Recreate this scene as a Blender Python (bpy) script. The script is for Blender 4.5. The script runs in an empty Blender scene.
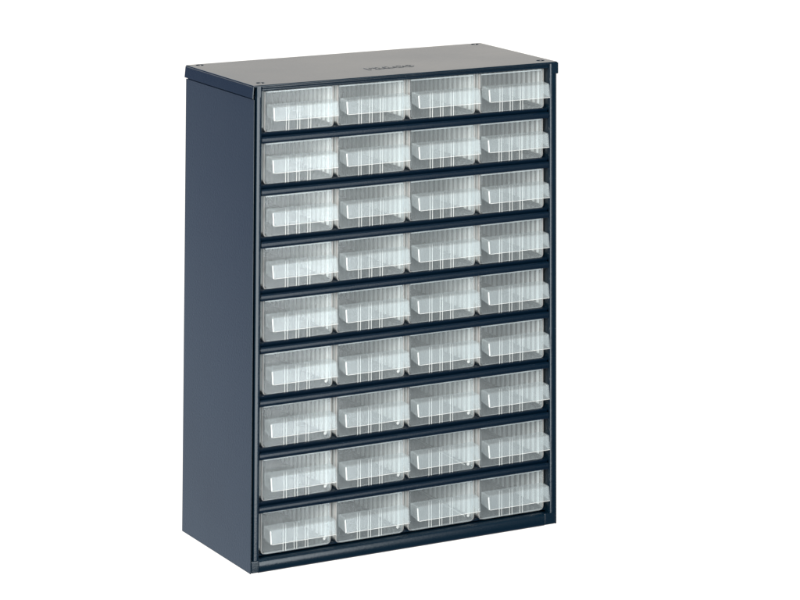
import bpy, bmesh, math, random
from mathutils import Vector, Matrix
random.seed(7)
S = bpy.context.scene
MM = 0.001

# ------------------------------------------------------------------ camera
# (millimetres; x right along the front, y towards the back, z up, front face y = 0)
yaw, pitch = 0.52302, -0.07492
C0 = Vector((-1141.796, -2515.329, 815.146)) * MM
F, CX, CY, PW, PH = 3098.846, 559.265, -603.040, 800, 600
f = Vector((math.sin(yaw)*math.cos(pitch), math.cos(yaw)*math.cos(pitch), -math.sin(pitch)))
u = Vector((math.cos(yaw), -math.sin(yaw), 0)); v = u.cross(f)
cam = bpy.data.cameras.new('camera'); co = bpy.data.objects.new('camera', cam)
S.collection.objects.link(co); S.camera = co
co.matrix_world = Matrix(((u.x, v.x, -f.x, C0.x), (u.y, v.y, -f.y, C0.y), (u.z, v.z, -f.z, C0.z), (0, 0, 0, 1)))
cam.sensor_fit = 'HORIZONTAL'; cam.sensor_width = 36; cam.lens = F/PW*36
cam.shift_x = (PW/2-CX)/PW; cam.shift_y = (CY-PH/2)/PW
cam.clip_start = 0.05; cam.clip_end = 200

# ------------------------------------------------------------------ studio world
W = bpy.data.worlds.new('World'); S.world = W; W.use_nodes = True
n = W.node_tree; n.nodes.clear()
tc = n.nodes.new('ShaderNodeTexCoord')
dt = n.nodes.new('ShaderNodeVectorMath'); dt.operation = 'DOT_PRODUCT'
dt.inputs[1].default_value = Vector((0.477, 0.667, -0.572))
def ramp(stops):
    r = n.nodes.new('ShaderNodeValToRGB'); r.color_ramp.interpolation = 'EASE'
    e = r.color_ramp.elements
    while len(e) < len(stops): e.new(0.5)
    for k, (p, c) in enumerate(stops): e[k].position = p; e[k].color = (*c, 1)
    return r
# made-up surround: white behind and below, bands tinted for reflections, dark front and overhead
rp = ramp([(0.0, (0.03, 0.04, 0.05)), (0.49, (0.15, 0.19, 0.37)), (0.57, (0.92, 1.15, 1.46)), (0.69, (0.77, 0.72, 0.64)), (0.81, (1.22, 1.19, 1.15))])
sx = n.nodes.new('ShaderNodeSeparateXYZ')
re = ramp([(0.28, (1, 1, 1)), (0.50, (0.06, 0.07, 0.08))])
mu = n.nodes.new('ShaderNodeMix'); mu.data_type = 'RGBA'; mu.blend_type = 'MULTIPLY'; mu.inputs[0].default_value = 1
bg = n.nodes.new('ShaderNodeBackground'); bg.inputs[1].default_value = 1.0
wo = n.nodes.new('ShaderNodeOutputWorld')
L = n.links.new
L(tc.outputs['Generated'], dt.inputs[0]); L(dt.outputs['Value'], rp.inputs[0])
L(tc.outputs['Generated'], sx.inputs[0]); L(sx.outputs['Z'], re.inputs[0])
L(rp.outputs[0], mu.inputs[6]); L(re.outputs[0], mu.inputs[7])
L(mu.outputs[2], bg.inputs[0]); L(bg.outputs[0], wo.inputs[0])

# ------------------------------------------------------------------ softboxes
def softbox(name, loc, target, sx, sy, radiance, col=(1, 1, 1)):
    d = bpy.data.lights.new(name, 'AREA'); d.shape = 'RECTANGLE'; d.size = sx; d.size_y = sy
    d.energy = radiance*math.pi*sx*sy; d.color = col
    o = bpy.data.objects.new(name, d); S.collection.objects.link(o)
    o.location = loc
    o.rotation_euler = (Vector(target)-Vector(loc)).to_track_quat('-Z', 'Y').to_euler()
    return o
softbox('front_softbox', (0.16, -1.25, 0.32), (0.16, 0, 0.32), 1.04, 1.34, 6.2, (0.92, 0.985, 1.01))
softbox('left_softbox', (-1.75, -1.35, 0.95), (0.12, 0, 0.25), 1.1, 1.1, 20.0, (1.0, 0.945, 0.89))
softbox('top_softbox', (-0.45, -0.7, 1.6), (0.15, 0.0, 0.3), 0.9, 0.9, 15.0, (1.0, 0.94, 0.87))

S.render.engine = 'CYCLES'
S.view_settings.view_transform = 'Standard'; S.view_settings.look = 'None'
S.view_settings.exposure = 0; S.view_settings.gamma = 1
S.cycles.max_bounces = 14; S.cycles.diffuse_bounces = 6; S.cycles.glossy_bounces = 5
S.cycles.transmission_bounces = 8; S.cycles.transparent_max_bounces = 40
S.cycles.sample_clamp_indirect = 6
S.cycles.use_denoising = True; S.cycles.denoising_prefilter = 'ACCURATE'; S.cycles.use_adaptive_sampling = False

# ------------------------------------------------------------------ materials
def mat(name):
    m = bpy.data.materials.new(name); m.use_nodes = True; m.node_tree.nodes.clear()
    return m, m.node_tree.nodes, m.node_tree.links.new
def paint(name, col, rough, spec=0.5, bump=0.25, scale=900):
    m, N, L = mat(name)
    p = N.new('ShaderNodeBsdfPrincipled'); o = N.new('ShaderNodeOutputMaterial')
    p.inputs['Specular IOR Level'].default_value = spec
    t = N.new('ShaderNodeTexCoord')
    a = N.new('ShaderNodeTexNoise'); a.inputs['Scale'].default_value = scale; a.inputs['Detail'].default_value = 2
    b = N.new('ShaderNodeTexNoise'); b.inputs['Scale'].default_value = 9; b.inputs['Detail'].default_value = 4
    bp = N.new('ShaderNodeBump'); bp.inputs['Strength'].default_value = bump; bp.inputs['Distance'].default_value = 0.0002
    mr = N.new('ShaderNodeMapRange'); mr.inputs['To Min'].default_value = rough-0.05; mr.inputs['To Max'].default_value = rough+0.05
    mx = N.new('ShaderNodeMix'); mx.data_type = 'RGBA'
    mx.inputs[6].default_value = (*[c*0.88 for c in col], 1); mx.inputs[7].default_value = (*[c*1.12 for c in col], 1)
    L(t.outputs['Object'], a.inputs['Vector']); L(t.outputs['Object'], b.inputs['Vector'])
    L(a.outputs['Fac'], bp.inputs['Height']); L(bp.outputs[0], p.inputs['Normal'])
    L(b.outputs['Fac'], mr.inputs['Value']); L(mr.outputs[0], p.inputs['Roughness'])
    L(a.outputs['Fac'], mx.inputs[0]); L(mx.outputs[2], p.inputs['Base Color'])
    L(p.outputs[0], o.inputs[0])
    return m
NAVY = paint('navy_enamel', (0.0012, 0.0070, 0.0140), 0.20, 0.5, 0.25, 600)
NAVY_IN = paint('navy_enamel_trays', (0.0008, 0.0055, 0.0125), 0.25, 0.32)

def plastic(name, clear, tint, rough=0.16, streak=0.35):
    """milky polypropylene: part of the light goes straight through, the rest is scattered"""
    m, N, L = mat(name)
    o = N.new('ShaderNodeOutputMaterial')
    tr = N.new('ShaderNodeBsdfTransparent'); tr.inputs[0].default_value = (0.97, 0.985, 0.99, 1)
    df = N.new('ShaderNodeBsdfDiffuse'); df.inputs[0].default_value = (*tint, 1)
    tl = N.new('ShaderNodeBsdfTranslucent'); tl.inputs[0].default_value = (*tint, 1)
    gl = N.new('ShaderNodeBsdfGlossy'); gl.inputs['Roughness'].default_value = rough
    lw = N.new('ShaderNodeLayerWeight'); lw.inputs[0].default_value = 0.5
    pw = N.new('ShaderNodeMath'); pw.operation = 'POWER'; pw.inputs[1].default_value = 4.5
    fr = N.new('ShaderNodeMath'); fr.operation = 'MULTIPLY_ADD'; fr.inputs[1].default_value = 0.75; fr.inputs[2].default_value = 0.016
    L(lw.outputs['Facing'], pw.inputs[0]); L(pw.outputs[0], fr.inputs[0])
    t = N.new('ShaderNodeTexCoord'); oi = N.new('ShaderNodeObjectInfo')
    ad = N.new('ShaderNodeVectorMath'); ad.operation = 'ADD'
    mpn = N.new('ShaderNodeMapping'); mpn.inputs['Scale'].default_value = (30, 30, 16)
    ns = N.new('ShaderNodeTexNoise'); ns.inputs['Scale'].default_value = 1.6; ns.inputs['Detail'].default_value = 1.5
    mr = N.new('ShaderNodeMapRange'); mr.inputs['From Min'].default_value = 0.25; mr.inputs['From Max'].default_value = 0.75
    mr.inputs['To Min'].default_value = (1-clear)*(1-streak); mr.inputs['To Max'].default_value = (1-clear)*(1+streak)
    m1 = N.new('ShaderNodeMixShader'); m1.inputs[0].default_value = 0.45
    m2 = N.new('ShaderNodeMixShader'); m3 = N.new('ShaderNodeMixShader')
    L(t.outputs['Object'], ad.inputs[0]); L(oi.outputs['Random'], ad.inputs[1])
    L(ad.outputs[0], mpn.inputs[0]); L(mpn.outputs[0], ns.inputs['Vector']); L(ns.outputs['Fac'], mr.inputs['Value'])
    L(df.outputs[0], m1.inputs[1]); L(tl.outputs[0], m1.inputs[2])
    L(mr.outputs[0], m2.inputs[0]); L(tr.outputs[0], m2.inputs[1]); L(m1.outputs[0], m2.inputs[2])
    L(fr.outputs[0], m3.inputs[0]); L(m2.outputs[0], m3.inputs[1]); L(gl.outputs[0], m3.inputs[2])
    L(m3.outputs[0], o.inputs[0])
    return m
PP_SIDE = plastic('frosted_plastic_sides', 0.73, (0.98, 0.955, 0.925), 0.14, 0.12)
PP = plastic('frosted_plastic', 0.925, (0.90, 0.96, 0.975), 0.14, 0.12)
PP_THICK = plastic('frosted_plastic_ribs', 0.55, (0.97, 0.97, 0.95), 0.12, 0.05)
PP_LIP = plastic('frosted_plastic_thick', 0.865, (0.84, 0.915, 0.935), 0.14, 0.12)

# ------------------------------------------------------------------ helpers
def box(bm, x0, x1, y0, y1, z0, z1):
    vs = [bm.verts.new((x*MM, y*MM, z*MM)) for z in (z0, z1) for x, y in ((x0, y0), (x1, y0), (x1, y1), (x0, y1))]
    for q in ((3, 2, 1, 0), (4, 5, 6, 7), (0, 1, 5, 4), (1, 2, 6, 5), (2, 3, 7, 6), (3, 0, 4, 7)):
        bm.faces.new([vs[i] for i in q])
    return vs
def prism(bm, poly, axis, a, b):
    """closed polygon swept along an axis; poly in the two other coordinates (x: y,z  y: x,z  z: x,y)"""
    def P(p, t):
        if axis == 'x': return (t*MM, p[0]*MM, p[1]*MM)
        if axis == 'y': return (p[0]*MM, t*MM, p[1]*MM)
        return (p[0]*MM, p[1]*MM, t*MM)
    A = [bm.verts.new(P(p, a)) for p in poly]; B = [bm.verts.new(P(p, b)) for p in poly]
    bm.faces.new(A); bm.faces.new(list(reversed(B)))
    k = len(poly)
    for i in range(k):
        bm.faces.new((A[i], B[i], B[(i+1) % k], A[(i+1) % k]))
def sweep(path, t):
    """open 2-D path thickened to t (to its left) -> polygon"""
    out = []
    for s in (1, 0):
        row = []
        for i, p in enumerate(path):
            a = path[max(i-1, 0)]; b = path[min(i+1, len(path)-1)]
            d1 = Vector((p[0]-a[0], p[1]-a[1])); d2 = Vector((b[0]-p[0], b[1]-p[1]))
            if d1.length < 1e-9: d1 = d2
            if d2.length < 1e-9: d2 = d1
            d1.normalize(); d2.normalize()
            nn = Vector((-(d1+d2).y, (d1+d2).x)); nn.normalize()
            k = 1/max(0.5, nn.dot(Vector((-d1.y, d1.x))))
            row.append((p[0]+nn.x*t*k*s, p[1]+nn.y*t*k*s))
        out.append(row)
    return out[0] + list(reversed(out[1]))
def link(name, bm, m, parent=None, bevel=0.0, seg=2, smooth=True):
    bmesh.ops.recalc_face_normals(bm, faces=bm.faces)
    if not bevel and smooth:
        for fc in bm.faces: fc.smooth = True
        for e in bm.edges:
            if len(e.link_faces) == 2 and e.calc_face_angle(0) > math.radians(50): e.smooth = False
    me = bpy.data.meshes.new(name); bm.to_mesh(me); bm.free(); me.materials.append(m)
    o = bpy.data.objects.new(name, me); S.collection.objects.link(o); o.parent = parent
    if bevel:
        md = o.modifiers.new('edge', 'BEVEL'); md.width = bevel*MM; md.segments = seg; md.limit_method = 'ANGLE'
        md.angle_limit = math.radians(35); md.harden_normals = False
    if smooth and bevel:
        for p in me.polygons: p.use_smooth = True
        md = o.modifiers.new('wn', 'WEIGHTED_NORMAL'); md.keep_sharp = True
    return o

# ------------------------------------------------------------------ the cabinet
W_, D_, H_ = 306, 150, 417
cab = bpy.data.objects.new('drawer_cabinet', None); S.collection.objects.link(cab)
cab['label'] = 'dark navy steel cabinet filled with nine rows of frosted clear plastic drawers'
cab['category'] = 'drawer cabinet'

# side panels
for sx in (0, 1):
    bm = bmesh.new()
    if sx == 0:
        # sheet with a slightly flared lower front corner
        box(bm, 0, 0.8, 0, D_, 0, 404.8); box(bm, 1.0, 1.5, 6, D_-1.5, 404, 415)
    else:
        box(bm, W_-1.6, W_, 0.2, D_, 0, H_-1.8)
    link('side_panel', bm, NAVY, cab, 0.4 if sx == 0 else 0.7, 3)
bm = bmesh.new(); box(bm, 1.6, W_-1.6, D_-1.2, D_-0.2, 0.4, H_-1.8); link('back_panel', bm, NAVY, cab, 0.3)
bm = bmesh.new(); box(bm, 1.6, W_-1.6, 1.6, D_-1.2, 8.6, 9.6); link('bottom_panel', bm, NAVY_IN, cab, 0.3)

# front frame: two uprights, top header and bottom rail, each folded inwards
bm = bmesh.new()
prism(bm, sweep([(2.8, 6.5), (2.8, 0.9), (3.0, 0.35), (3.5, 0.1), (6.6, 0.0), (7.5, 0.25), (8.1, 0.9), (8.3, 1.9), (8.3, 9)], 0.7), 'z', 10.6, 415.2)
link('front_upright', bm, NAVY, cab)
bm = bmesh.new()
prism(bm, sweep([(298, 9), (298, 1.9), (298.2, 0.9), (298.8, 0.25), (299.7, 0.0), (303.3, 0.05), (304.2, 0.3)], 0.7), 'z', 10.6, 415.2)
link('front_upright', bm, NAVY, cab)
bm = bmesh.new()
prism(bm, sweep([(9, 411.3), (2.2, 411.3), (1.2, 411.6), (0.8, 412.3), (0.8, 413.1), (1.3, 413.5), (0.9, 413.9), (0.7, 414.6), (0.9, 415.6), (1.6, 416.0)], -0.7), 'x', 8.5, 297.8)
link('header_rail', bm, NAVY, cab)
bm = bmesh.new()
prism(bm, sweep([(9, 10.3), (2.6, 10.4), (1.2, 10.0), (0.3, 9.0), (0.0, 7.6), (0.0, 1.8), (0.5, 0.8), (1.6, 0.4), (9, 0.4)], -0.7), 'x', 8.0, 292.95)
link('bottom_rail', bm, NAVY, cab)
for x0, x1 in ((1.0, 8.4), (292.9, 304.3)):
    bm = bmesh.new(); box(bm, x0, x1, -0.15, 8, 0.3, 10.5); link('rail_end', bm, NAVY, cab, 0.9, 3)

# shelves: sheet trays with a rolled front lip, the lowest one stepping down to the rail
P_ROW, Z_TOP = 45.2, 374.7
for i in range(9):
    z = Z_TOP - P_ROW*i
    bm = bmesh.new()
    if i < 8:
        prof = [(148, z), (3.4, z), (2.9, z-0.2), (3.0, z-0.6), (5.6, z-3.3), (5.2, z-3.7), (2.0, z-3.8), (1.5, z-4.1), (1.2, z-4.8), (1.2, z-7.2), (1.6, z-7.9), (3.0, z-8.1), (7, z-8.1)]
    else:
        prof = [(148, z), (9, z), (7.6, z-0.3), (6.9, z-1.0)]
    prism(bm, sweep(prof, -0.7), 'x', 8.6 if i < 8 else 1.7, 297.7 if i < 8 else 304.3)
    if i < 8:   # small end tabs hooked into the uprights
        for x0 in (8.9, 295.3):
            box(bm, x0, x0+2.0, 0.7, 1.25, z-6.8, z-4.6)
    link('shelf', bm, NAVY_IN, cab)

# top cover with four corner holes, side skirts and the pressed logo
def circle(cu, x, y, r, k=24):
    sp = cu.splines.new('POLY'); sp.points.add(k-1); sp.use_cyclic_u = True
    for j in range(k):
        a = 2*math.pi*j/k; sp.points[j].co = ((x+r*math.cos(a))*MM, (y+r*math.sin(a))*MM, 0, 1)
cu = bpy.data.curves.new('plate', 'CURVE'); cu.dimensions = '2D'; cu.fill_mode = 'BOTH'
cu.extrude = 0.05*MM; cu.bevel_depth = 0.8*MM; cu.bevel_resolution = 3; cu.offset = -0.8*MM
x0, x1, y0, y1, r = -0.9, 306.9, -0.9, 150.4, 2.2
pl = []
for cx, cy, a0 in ((x1-r, y0+r, -90), (x1-r, y1-r, 0), (x0+r, y1-r, 90), (x0+r, y0+r, 180)):
    for j in range(6):
        a = math.radians(a0+90*j/5); pl.append((cx+r*math.cos(a), cy+r*math.sin(a)))
sp = cu.splines.new('POLY'); sp.points.add(len(pl)-1); sp.use_cyclic_u = True
for p, q in zip(sp.points, pl): p.co = (q[0]*MM, q[1]*MM, 0, 1)
for hx, hy in ((10.5, 143), (12, 13), (296, 13.5), (297, 143)): circle(cu, hx, hy, 3.4)
tmp = bpy.data.objects.new('plate_curve', cu); S.collection.objects.link(tmp)
dg = bpy.context.evaluated_depsgraph_get(); dg.update()
me = bpy.data.meshes.new_from_object(tmp.evaluated_get(dg))
bpy.data.objects.remove(tmp)
me.name = 'top_cover'; me.materials.clear(); me.materials.append(NAVY)
bm = bmesh.new(); bm.from_mesh(me)
bmesh.ops.translate(bm, verts=bm.verts, vec=(0, 0, 416.15*MM))
# skirts down both sides, returned round the front corners
prism(bm, [(-1.5, 406), (-0.9, 406), (0.1, 415.9), (-0.6, 415.9)], 'y', -0.2, 150)
box(bm, 306.1, 306.9, -0.2, 150, 406, 416.2)
box(bm, 2.9, 6.4, -0.9, -0.2, 406.6, 416.0)
box(bm, 300.4, 306.9, -0.9, -0.1, 406.6, 416.1)

bm.to_mesh(me); bm.free()
top = bpy.data.objects.new('top_cover', me); S.collection.objects.link(top); top.parent = cab
for p in me.polygons: p.use_smooth = False
tx = bpy.data.curves.new('embossed_logo', 'FONT'); tx.body = 'raaco'
tx.size = 21*MM; tx.extrude = 0.35*MM; tx.offset = 0.35*MM; tx.bevel_depth = 0.3*MM; tx.bevel_resolution = 1
tx.align_x = 'CENTER'; tx.space_character = 1.06
tmp = bpy.data.objects.new('logo_curve', tx); S.collection.objects.link(tmp)
dg = bpy.context.evaluated_depsgraph_get(); dg.update()
lm = bpy.data.meshes.new_from_object(tmp.evaluated_get(dg)); bpy.data.objects.remove(tmp)
lm.name = 'embossed_logo'; lm.materials.clear(); lm.materials.append(NAVY)
to = bpy.data.objects.new('embossed_logo', lm); S.collection.objects.link(to); to.parent = top
to.location = (155*MM, 39*MM, 416.62*MM)
to['label'] = 'raised lettering pressed into the top sheet'

# ------------------------------------------------------------------ drawers
WD, HD, DD = 63.5, 35.6, 136.0
def u_poly(w, h, r, t):
    path = [(0, h)]
    for j in range(5): a = math.radians(180+90*j/4); path.append((r+r*math.cos(a), r+r*math.sin(a)))
    for j in range(5): a = math.radians(270+90*j/4); path.append((w-r+r*math.cos(a), r+r*math.sin(a)))
    path.append((w, h))
    return path
def thick(bm):
    for fc in bm.faces: fc.material_index = 1
def merge(a, b):
    tmpm = bpy.data.meshes.new('t'); b.to_mesh(tmpm); b.free(); a.from_mesh(tmpm); bpy.data.meshes.remove(tmpm)
def drawer_mesh(seed, boss=False):
    rnd = random.Random(seed)
    bm = bmesh.new(); main = bm
    out = u_poly(WD, HD, 3.2, 0)
    prism(bm, out, 'y', 0, 1.3)                                   # front wall
    prism(bm, u_poly(WD, HD-2, 3.2, 0), 'y', DD-1.3, DD)   # back wall
    shell = bmesh.new()
    wide = [(x*(WD+4.0)/WD-2.0, z) for x, z in out]
    prism(shell, sweep(wide, 1.1), 'y', 1.35, DD-1.35)             # sides and floor in one shell
    for fc in shell.faces:
        if fc.calc_center_median().z > 2.6*MM: fc.material_index = 2
    merge(bm, shell)
    for a, b in ((-0.88, 0.6), (WD-0.6, WD+0.88)): box(bm, a, b, 1.4, 2.4, 2.2, HD-0.1)  # shoulders
    bm = bmesh.new()
    box(bm, 0.05, WD-0.05, 1.4, 2.1, HD-1.2, HD)                  # thicker top edge
    box(bm, -3.3, -2.05, 9, DD-2, HD-1.4, HD-0.1)                 # side rims
    box(bm, WD+2.05, WD+3.3, 9, DD-2, HD-1.4, HD-0.1)
    for side in (0, 1):                                           # slots for dividers: pairs of ribs
        y = 7.5
        while y < DD-6:
            for dy in (0, rnd.uniform(1.9, 2.6)):
                if side == 0: box(bm, -0.85, 0.3, y+dy, y+dy+0.8, 3.4, HD-0.4)
                else: box(bm, WD-0.3, WD+0.85, y+dy, y+dy+0.8, 3.4, HD-0.4)
            y += 9.2+rnd.uniform(-.7, .7)
    for c in (19.9, 30.6, 41.3):                                  # pairs of beads on the front wall
        for d in (-1.25, 1.25):
            prism(bm, [(c+d-0.32, -0.02), (c+d-0.22, -0.45), (c+d, -0.6), (c+d+0.22, -0.45), (c+d+0.32, -0.02)], 'z', 0.6, 23.4)
    k = 10                                                        # moulding boss
    if boss: prism(bm, [(58.3+1.2*math.cos(6.283*j/k), 5.6+1.2*math.sin(6.283*j/k)) for j in range(k)], 'y', -1.0, -0.03)
    thick(bm); merge(main, bm)
    return main
def holder_mesh():
    bm = bmesh.new()
    prof = [(-0.05, 24.7), (-11.6, 24.2), (-12.5, 23.7), (-12.9, 22.9), (-14.6, 12.1)]
    prism(bm, sweep(prof, 1.1), 'x', 1.15, WD-1.15)
    cheek = [(-0.05, 24.7), (-11.6, 24.2), (-12.5, 23.7), (-12.9, 22.9), (-14.6, 12.1), (-0.05, 14.5)]
    for x0 in (0.0, WD-1.1): prism(bm, cheek, 'x', x0, x0+1.1)
    b2 = bmesh.new()
    prism(b2, sweep([(-13.0, 22.9), (-14.7, 12.1)], 0.5), 'x', 0.1, 1.3)
    prism(b2, sweep([(-14.3, 12.1), (-14.9, 12.1)], 0.45), 'x', 1.35, WD-0.2)
    thick(b2); merge(bm, b2)
    return bm
d0 = link('drawer', drawer_mesh(1), PP, cab, 0.3, 2)
h0 = link('label_holder', holder_mesh(), PP_LIP, d0, 0.3, 2)
d0.data.materials.append(PP_THICK); d0.data.materials.append(PP_SIDE); h0.data.materials.append(PP_THICK)
variants = [d0.data]
for k in range(2, 11):
    b = drawer_mesh(k, k > 5); bmesh.ops.recalc_face_normals(b, faces=b.faces)
    m_ = bpy.data.meshes.new('drawer'); b.to_mesh(m_); b.free()
    for q in d0.data.materials: m_.materials.append(q)
    for p in m_.polygons: p.use_smooth = True
    variants.append(m_)
first = True
for r_ in range(9):
    for c_ in range(4):
        if first: d, h = d0, h0; first = False
        else:
            d = d0.copy(); d.data = variants[(r_*3+c_*2+r_//2) % 5+(5 if r_ >= 5 and c_ < 3 else 0)]; S.collection.objects.link(d); d.parent = cab
            h = h0.copy(); S.collection.objects.link(h); h.parent = d
        d.location = ((14.6+71.55*c_+random.uniform(-.25, .25))*MM, (4.5+random.uniform(-.8, .6))*MM, (Z_TOP+0.1-P_ROW*r_)*MM)
        d.rotation_euler = (0, 0, math.radians(random.uniform(-.22, .22)))
        if c_ == 2 and r_ >= 7:                                   # added pale strip imitates the glint along these two drawers' floor edge
            bm = bmesh.new()
            prism(bm, [(61.0, 12), (61.8, 12), (65.0, 118), (64.2, 118)], 'z', 1.25, 2.4)
            link('floor_glint', bm, PP_THICK, d, 0.2)
